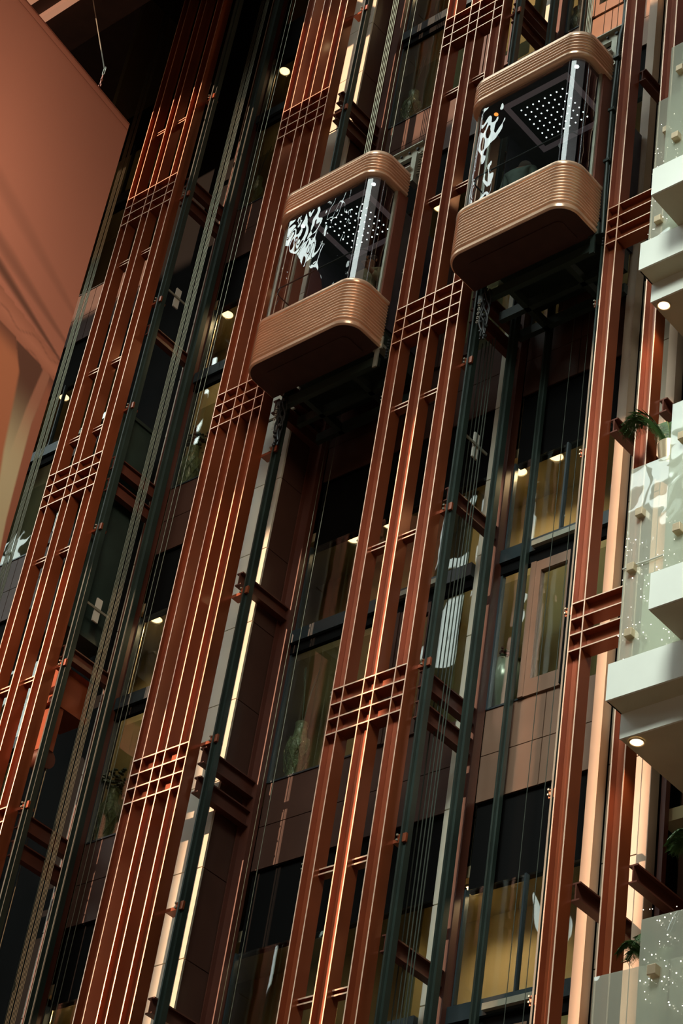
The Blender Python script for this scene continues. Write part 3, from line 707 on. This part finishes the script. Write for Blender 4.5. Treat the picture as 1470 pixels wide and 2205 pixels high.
def person(x, y, z, h, face, top, hair, label, pose, bow=0.0):
    """face = heading angle the person looks towards; z floor level; h total height in units"""
    t = thing('person', (x, y, z), label, 'person')
    ca, sa = math.cos(face), math.sin(face)
    def L(a, b, c): return (x+ca*a-sa*b, y+sa*a+ca*b, z+c*h)      # a forward, b left, c height fraction
    hh = h
    V = [L(0, 0, .52), L(0, 0, .62), L(.0, 0, .72), L(.0, 0, .80), L(.01+bow*.4, 0, .845-bow*.1), L(.012+bow*.8, 0, .88-bow*.3), L(.02+bow*1.4, 0, .93-bow*.6),
         L(0, .055*hh, .50), L(.01, .06*hh, .28), L(0, .06*hh, .05), L(.06, .065*hh, .02),
         L(0, -.055*hh, .50), L(.01, -.06*hh, .28), L(0, -.06*hh, .05), L(.06, -.065*hh, .02)]
    E = [(0, 1), (1, 2), (2, 3), (3, 4), (4, 5), (5, 6), (0, 7), (7, 8), (8, 9), (9, 10), (0, 11), (11, 12), (12, 13), (13, 14)]
    Rr = [(.075*hh, .065*hh), (.065*hh, .055*hh), (.085*hh, .065*hh), (.07*hh, .05*hh), .03*hh, .034*hh, (.058*hh, .068*hh), .055*hh, .036*hh, .025*hh, .02*hh, .055*hh, .036*hh, .025*hh, .02*hh]
    arms = []
    for sgn in (1, -1):
        b = len(V)
        if pose == 'phone' and sgn == 1:
            pts = [(0, .1*hh, .79), (.03*hh, .135*hh, .66), (.14*hh, .08*hh, .70), (.17*hh, .06*hh, .72)]
        else:
            pts = [(0, .1*hh*sgn, .79), (.0, .135*hh*sgn, .63), (.06*hh, .12*hh*sgn, .50), (.08*hh, .11*hh*sgn, .46)]
        for q in pts: V.append(L(*q))
        E += [(3, b), (b, b+1), (b+1, b+2), (b+2, b+3)]; Rr += [.036*hh, .028*hh, .019*hh, .017*hh]
        # hand: palm and fingers
        px, py, pz = pts[-1]; hb = len(V)
        V.append(L(px+.02*hh, py, pz)); E.append((b+3, hb)); Rr.append(.016*hh)
        for f in range(4):
            k = len(V); oy = (f-1.5)*.009*hh
            V.append(L(px+.035*hh, py+oy, pz+.002)); V.append(L(px+.052*hh, py+oy, pz-.008-(.002 if f == 3 else 0)))
            E += [(hb, k), (k, k+1)]; Rr += [.006*hh, .005*hh]
        k = len(V); V.append(L(px+.02*hh, py-.018*hh*sgn, pz+.006)); V.append(L(px+.034*hh, py-.024*hh*sgn, pz+.006)); E += [(hb, k), (k, k+1)]; Rr += [.006*hh, .005*hh]
    skinmesh('body', V, E, Rr, 'skin', t)
    # clothing hugging the trunk, arms and legs
    cl = [0, 1, 2, 3]; V2 = [L(0, 0, .53), L(0, 0, .62), L(0, 0, .72), L(0, 0, .80), L(0, 0, .83)]; E2 = [(0, 1), (1, 2), (2, 3), (3, 4)]
    R2 = [(.088*hh, .076*hh), (.078*hh, .066*hh), (.098*hh, .076*hh), (.082*hh, .062*hh), (.042*hh, .042*hh)]
    for sgn in (1, -1):
        b = len(V2)
        if pose == 'phone' and sgn == 1: pts = [(0, .1*hh, .79), (.03*hh, .135*hh, .66), (.12*hh, .09*hh, .695)]
        else: pts = [(0, .1*hh*sgn, .79), (0, .135*hh*sgn, .63), (.055*hh, .12*hh*sgn, .51)]
        for q in pts: V2.append(L(*q))
        E2 += [(3, b), (b, b+1), (b+1, b+2)]; R2 += [.046*hh, .037*hh, .028*hh]
    skinmesh('jacket', V2, E2, R2, top, t)
    V3 = [L(0, 0, .53)]; E3 = []; R3 = [(.085*hh, .075*hh)]
    for sgn in (1, -1):
        b = len(V3)
        for q in ((0, .055*hh*sgn, .48), (.01, .06*hh*sgn, .28), (0, .06*hh*sgn, .06)): V3.append(L(*q))
        E3 += [(0, b), (b, b+1), (b+1, b+2)]; R3 += [.062*hh, .044*hh, .034*hh]
    skinmesh('trousers', V3, E3, R3, 'dark_cloth', t)
    hc = L(.018, 0, .935)
    m = MB()                                    # face: nose, brows, lips, ears
    for a, b, c, rr, s in ((.052, 0, .925, .009, (1, 1, 1.6)), (.045, .018, .937, .007, (1, 1.4, .7)), (.045, -.018, .937, .007, (1, 1.4, .7)), (.046, 0, .905, .01, (.6, 1.3, .5)), (0, .05, .925, .011, (.8, .5, 1.5)), (0, -.05, .925, .011, (.8, .5, 1.5))):
        q = L(.018+a*hh+bow*1.4, b*hh, c-bow*.6); m.ball(q, rr*hh, 8, s)
    m.build('face_features', 'skin', t, smooth=True)
    m = MB(); q = L(.012-.022*hh+bow*1.4, 0, .952-bow*.6); m.ball(q, .054*hh, 16, (1, .94, 1.0)); m.build('hair', hair, t, smooth=True)
    return t
person(-9.03, 10.10, 13.72, 1.20, math.radians(100), 'jacket_green', 'hair_grey', 'person in grey-green jacket, back to the glass of the right cab', 'stand', bow=.055)
person(-10.88, 10.24, 13.56, 1.20, math.radians(-75), 'shirt_sage', 'hair_dark', 'person in a sage green top facing out of the left elevator cab, dimly lit', 'phone')

# green conduit clamped along the right shaft
t = thing('conduit_pipe', (-8.04, 10.02, 13.1), 'grey-green cable conduit clamped beside the right elevator cab', 'pipe')
pts = [(-7.98, 10.07, 16.3), (-7.97, 10.05, 16.05), (-7.985, 10.02, 15.8), (-7.99, 10.0, 14.9), (-7.985, 10.0, 14.2), (-7.98, 10.0, 13.75), (-7.985, 10.02, 13.45), (-7.98, 10.02, 13.25)]
MB().tube(pts, .017, 10).build('pipe', 'green_rail', t, smooth=True)
for z in (15.45, 14.75, 14.1): MB().box(-8.012, -7.95, 9.975, 10.03, z, z+.03).build('clamp', 'green_rail', t)

# ================================================================ BALCONIES
def pane(mb, x0, x1, y, z0, z1): mb.box(x0, x1, y, y+.012, z0, z1)
def fairy(x0, x1, y, z0, z1, n, label, sag=True):
    m = MB(); rnd = random.Random(int(z0*100))
    for i in range(n):
        m.ball((rnd.uniform(x0, x1), y-.006-rnd.uniform(0, .01), rnd.uniform(z0, z1)), rnd.choice((.003, .0035, .005)), 5)
    o = m.build('string_lights', 'fairy'); tag(o, label, 'lights'); o['kind'] = 'stuff'; return o
def balcony(zf, name, outer_x):
    """zf underside of the first fascia"""
    b = thing('balcony', (-5.6, 10.0, zf-.2), 'white %s balcony slab with stepped underside at the right edge' % name, 'balcony')
    MB().box(-7.30, -3.6, 9.645, 9.66, zf, zf+.292).box(-7.30, -7.29, 9.66, 9.83, zf, zf+.292).build('fascia', 'white_fascia', b)
    MB().box(-7.30, -3.6, 9.66, 10.72, zf+.0, zf+.27).build('slab', 'soffit_cream', b)
    MB().box(-7.30, -3.6, 9.824, 9.84, zf-.195, zf).build('lower_fascia', 'white_fascia', b)
    MB().box(-7.30, -3.6, 9.84, 10.73, zf-.192, zf).build('soffit', 'soffit_cream', b)
    # outer box projecting over the first fascia
    MB().box(outer_x, -3.6, 9.27, 9.285, zf+.295, zf+.585).build('outer_fascia', 'white_fascia', b)
    MB().box(outer_x, -3.6, 9.286, 9.70, zf+.293, zf+.56).build('outer_slab', 'soffit_cream', b)
    return b
def glasswall(zf, name, outer_x, zt):
    t = thing('glass_balustrade', (-5.6, 9.71, zf+.3), 'clear greenish glass guard panels of the %s balcony, with square metal clamps' % name, 'railing')
    zm = zf+1.11
    for x0, x1 in ((-7.28, outer_x-.02), (outer_x, -5.9), (-5.88, -4.4)):
        m = MB(); pane(m, x0, x1, 9.712, zf+.30, zm); m.build('lower_pane', 'balcony_glass', t)
        m = MB(); pane(m, x0, x1, 9.716, zm+.01, zt); m.build('upper_pane', 'balcony_glass', t)
    MB().box(-7.17, -4.4, 9.80, 9.82, zf+.30, zm-.02).build('inner_panel', 'white_fascia', t)
    m = MB(); pane(m, outer_x, -4.4, 9.40, zf+.58, zf+2.15); m.build('outer_pane', 'balcony_glass', t)
    for (x, y, z) in ((-7.18, 9.69, zf+.5), (-7.2, 9.69, zm-.05), (-7.16, 9.69, zm+.42), (outer_x+.12, 9.37, zf+.95), (outer_x+.12, 9.37, zf+1.75)):
        MB().box(x-.03, x+.03, y-.02, y+.05, z, z+.065).build('clamp', 'brass', t, bevel=.004)
    for x in (-7.12,):
        MB().box(x-.012, x+.012, 9.74, 9.9, zf+.5, zf+.53).build('arm', 'grey_steel', t)
    return t
balcony(12.145, 'upper', -6.954); glasswall(12.145, 'upper', -6.954, 14.15)
balcony(8.168, 'middle', -6.732); glasswall(8.168, 'middle', -6.732, 10.19)
balcony(4.15, 'lowest', -6.732); glasswall(4.15, 'lowest', -6.732, 6.20)
fairy(-7.27, -6.2, 9.70, 12.46, 13.9, 170, 'string of tiny warm lights on the glass of the upper balcony')
fairy(-7.27, -6.2, 9.70, 8.48, 9.6, 170, 'string of tiny warm lights on the glass of the middle balcony')
fairy(-6.72, -6.1, 9.39, 4.8, 6.35, 170, 'string of tiny lights on the glass of the lowest balcony')
# cable edges between stacked panes
for zf, n in ((12.145, 'upper'), (8.168, 'middle')):
    o = MB().tube([(-7.28+.1*i, 9.70, zf+1.115+.004*math.sin(i*2)) for i in range(12)], .006, 6).build('pane_rail', 'pale_plate', smooth=True)
    tag(o, 'thin pale wire running along the joint of the %s balcony glass' % n, 'wire')
downlight(-7.214, 9.90, 7.97, 'round ring downlight in the soffit of the middle balcony', r=.045, power=16, col=(1, .55, .25))
downlight(-7.229, 9.902, 11.95, 'round bright downlight in the soffit of the upper balcony', r=.045, power=22, col=(1, .5, .2))
# palms
def palm(x, y, z, n, L, label, dirs=(0, 6.28)):
    t = thing('palm_plant', (x, y, z), label, 'plant'); rnd = random.Random(int(x*100+z*10))
    MB().lathe([(.07, 0), (.09, .16), (.095, .2), (.08, .2)], x, y, z, 16).build('pot', 'brass', t, smooth=True)
    for k in range(n):
        a = rnd.uniform(*dirs); m = MB(); pts = []
        for j in range(9):
            q = j/8; pts.append(Vector((x+math.cos(a)*L*q, y+math.sin(a)*L*q*.5, z+.2+L*1.1*math.sin(q*2.1)-.25*L*q)))
        m.tube(pts, .004, 5)
        for j in range(1, 9):
            for s in range(5):
                p = pts[j-1].lerp(pts[j], s/5); d = (pts[j]-pts[j-1]).normalized()
                for sg in (1, -1):
                    sd = Vector((-math.sin(a)*sg, math.cos(a)*sg, 0))*.75+d*.5+Vector((0, 0, -.45)); e = p+sd.normalized()*L*.30*(1-.6*abs(j/8-.4))
                    w = Vector((0, 0, .004)); m.quad(p-w, p+w, e+w*.2, e-w*.2); m.quad(p-d*.004, p+d*.004, e+d*.001, e-d*.001)
        m.build('frond', 'palm', t)
    return t
palm(-7.06, 9.86, 10.22, 9, .42, 'dark green palm with hanging fronds left of the middle balcony glass', (1.6, 4.6))
palm(-7.0, 9.95, 6.05, 8, .28, 'small green feathery palm behind the lowest balcony glass', (1.6, 4.6))
palm(-6.7, 10.0, 6.75, 7, .30, 'straw-tipped palm at the right edge above the lowest balcony glass', (1.6, 4.6))

# ================================================================ BANNER (printed sheet hanging at left)
BP = (-13.6, 9.0); BDr = (.146, -.989)
def seg(t, z, a, b, w0, w1):
    """signed factor 0..1 inside a soft band from a to b"""
    dx, dz = b[0]-a[0], b[1]-a[1]; L = math.hypot(dx, dz); q = ((t-a[0])*dx+(z-a[1])*dz)/(L*L); d = abs((t-a[0])*dz-(z-a[1])*dx)/L
    w = w0+(w1-w0)*min(max(q, 0), 1); return max(0.0, 1-(d/w)**2) if -.6 < q < 1.4 else 0.0
def poly(z, pts):
    """t on a boundary line given as (t, z) points from top to bottom"""
    if z >= pts[0][1]: return pts[0][0]
    for (ta, za), (tb, zb) in zip(pts, pts[1:]):
        if z >= zb: return ta+(tb-ta)*(za-z)/(za-zb)
    (ta, za), (tb, zb) = pts[-2:]; return tb+(tb-ta)*(zb-z)/(za-zb)*.6
def sm(x): x = min(max(x, 0), 1); return x*x*(3-2*x)
LB = [(.60, 13.50), (.445, 13.23), (.404, 12.9), (.349, 12.37), (.309, 12.12), (.24, 11.6)]
RB = [(.06, 13.52), (.085, 13.2), (.12, 12.85), (.111, 12.49), (.097, 12.12), (.08, 11.74), (.05, 11.44)]
PB = [(.17, 13.50), (.205, 13.2), (.234, 12.94), (.26, 12.5)]
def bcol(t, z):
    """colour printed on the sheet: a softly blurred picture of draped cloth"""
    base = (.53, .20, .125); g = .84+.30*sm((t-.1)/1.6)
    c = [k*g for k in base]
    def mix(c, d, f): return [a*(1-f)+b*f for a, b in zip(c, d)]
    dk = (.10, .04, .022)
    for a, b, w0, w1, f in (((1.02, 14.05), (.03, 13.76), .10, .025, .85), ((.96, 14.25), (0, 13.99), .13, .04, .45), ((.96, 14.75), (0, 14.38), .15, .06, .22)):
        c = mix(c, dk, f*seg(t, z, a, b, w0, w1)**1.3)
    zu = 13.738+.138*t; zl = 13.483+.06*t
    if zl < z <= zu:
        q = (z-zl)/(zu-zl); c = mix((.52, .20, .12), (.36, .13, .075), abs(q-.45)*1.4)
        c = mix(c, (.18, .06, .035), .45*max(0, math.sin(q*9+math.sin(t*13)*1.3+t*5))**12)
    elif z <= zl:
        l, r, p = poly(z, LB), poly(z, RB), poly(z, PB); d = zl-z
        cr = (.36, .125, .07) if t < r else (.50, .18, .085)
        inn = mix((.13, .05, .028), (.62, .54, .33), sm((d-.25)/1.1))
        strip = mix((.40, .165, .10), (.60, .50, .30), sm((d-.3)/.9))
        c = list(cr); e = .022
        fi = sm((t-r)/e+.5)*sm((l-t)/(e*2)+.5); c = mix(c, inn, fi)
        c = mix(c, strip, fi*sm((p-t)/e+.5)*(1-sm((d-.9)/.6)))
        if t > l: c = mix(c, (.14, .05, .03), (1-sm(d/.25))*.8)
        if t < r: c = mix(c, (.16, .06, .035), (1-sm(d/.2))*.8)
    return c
def banner():
    nt_, nz = 110, 260; z0, z1 = 11.15, 17.13; b = Vector((BP[0], BP[1], z0))
    V = []; F = []; cols = []
    for j in range(nz+1):
        for i in range(nt_+1):
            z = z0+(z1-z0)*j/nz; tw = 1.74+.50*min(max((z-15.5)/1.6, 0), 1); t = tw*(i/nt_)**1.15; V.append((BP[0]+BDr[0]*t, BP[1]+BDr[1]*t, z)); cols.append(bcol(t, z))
    for j in range(nz):
        for i in range(nt_): a = j*(nt_+1)+i; F.append((a, a+1, a+nt_+2, a+nt_+1))
    t = thing('banner', (BP[0], BP[1], z0), 'huge salmon printed fabric banner hanging at the left edge', 'banner')
    me = bpy.data.meshes.new('sheet'); me.from_pydata([((x-b.x)*S, (y-b.y)*S, (z-b.z)*S) for x, y, z in V], [], F)
    ca = me.color_attributes.new('print', 'FLOAT_COLOR', 'POINT')
    for i, c in enumerate(cols): ca.data[i].color = (*c, 1)
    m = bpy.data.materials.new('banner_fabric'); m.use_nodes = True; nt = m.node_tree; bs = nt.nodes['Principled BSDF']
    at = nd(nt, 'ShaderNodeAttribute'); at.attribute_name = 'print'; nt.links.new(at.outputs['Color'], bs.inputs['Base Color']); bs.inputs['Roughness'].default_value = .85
    me.materials.append(m); o = bpy.data.objects.new('sheet', me); C.objects.link(o); o.parent = t; o['_b'] = tuple(b)
    so_ = o.modifiers.new('so', 'SOLIDIFY'); so_.thickness = .008
    h = MB(); pa = (BP[0]+.012, BP[1]+.001)
    for dz, th in ((-.10, .004), (-.004, .008)):
        A = (BP[0]+.012, BP[1], 17.13+dz); B = (BP[0]+BDr[0]*2.24+.012, BP[1]+BDr[1]*2.24, 17.13+dz); h.tube([A, B], th*.5, 5)
    MATS['banner_fabric'] = m; mat('hem', (.36, .12, .065), rough=.8)
    h.build('hem', 'hem', t)
banner()
hx, hy = BP[0]+BDr[0]*.54, BP[1]+BDr[1]*.54
t = thing('hanging_cable', (hx, hy, 17.13), 'thin pale steel cable with a hook holding up the salmon banner', 'cable')
MB().tube([(hx, hy, 17.42), (-15.25, 9.10, 20.5)], .007, 6).build('wire', 'cable_steel', t, smooth=True)
MB().tube([(hx-.0+.018*math.cos(a), hy, 17.40+.07*math.sin(a)) for a in [k*math.pi/6 for k in range(12)]], .005, 6, closed=True).build('loop', 'cable_steel', t, smooth=True)
m = MB().tube([(hx+.02*math.cos(a), hy, 17.17+.035*math.sin(a)) for a in [k*math.pi/5 for k in range(10)]], .007, 6, closed=True)
m.tube([(hx, hy, 17.2), (hx, hy, 17.34)], .008, 6).ball((hx, hy, 17.27), .015, 8)
m.build('hook', 'copper_hook', t, smooth=True)

for o in bpy.data.objects:
    if '_b' in o: del o['_b']
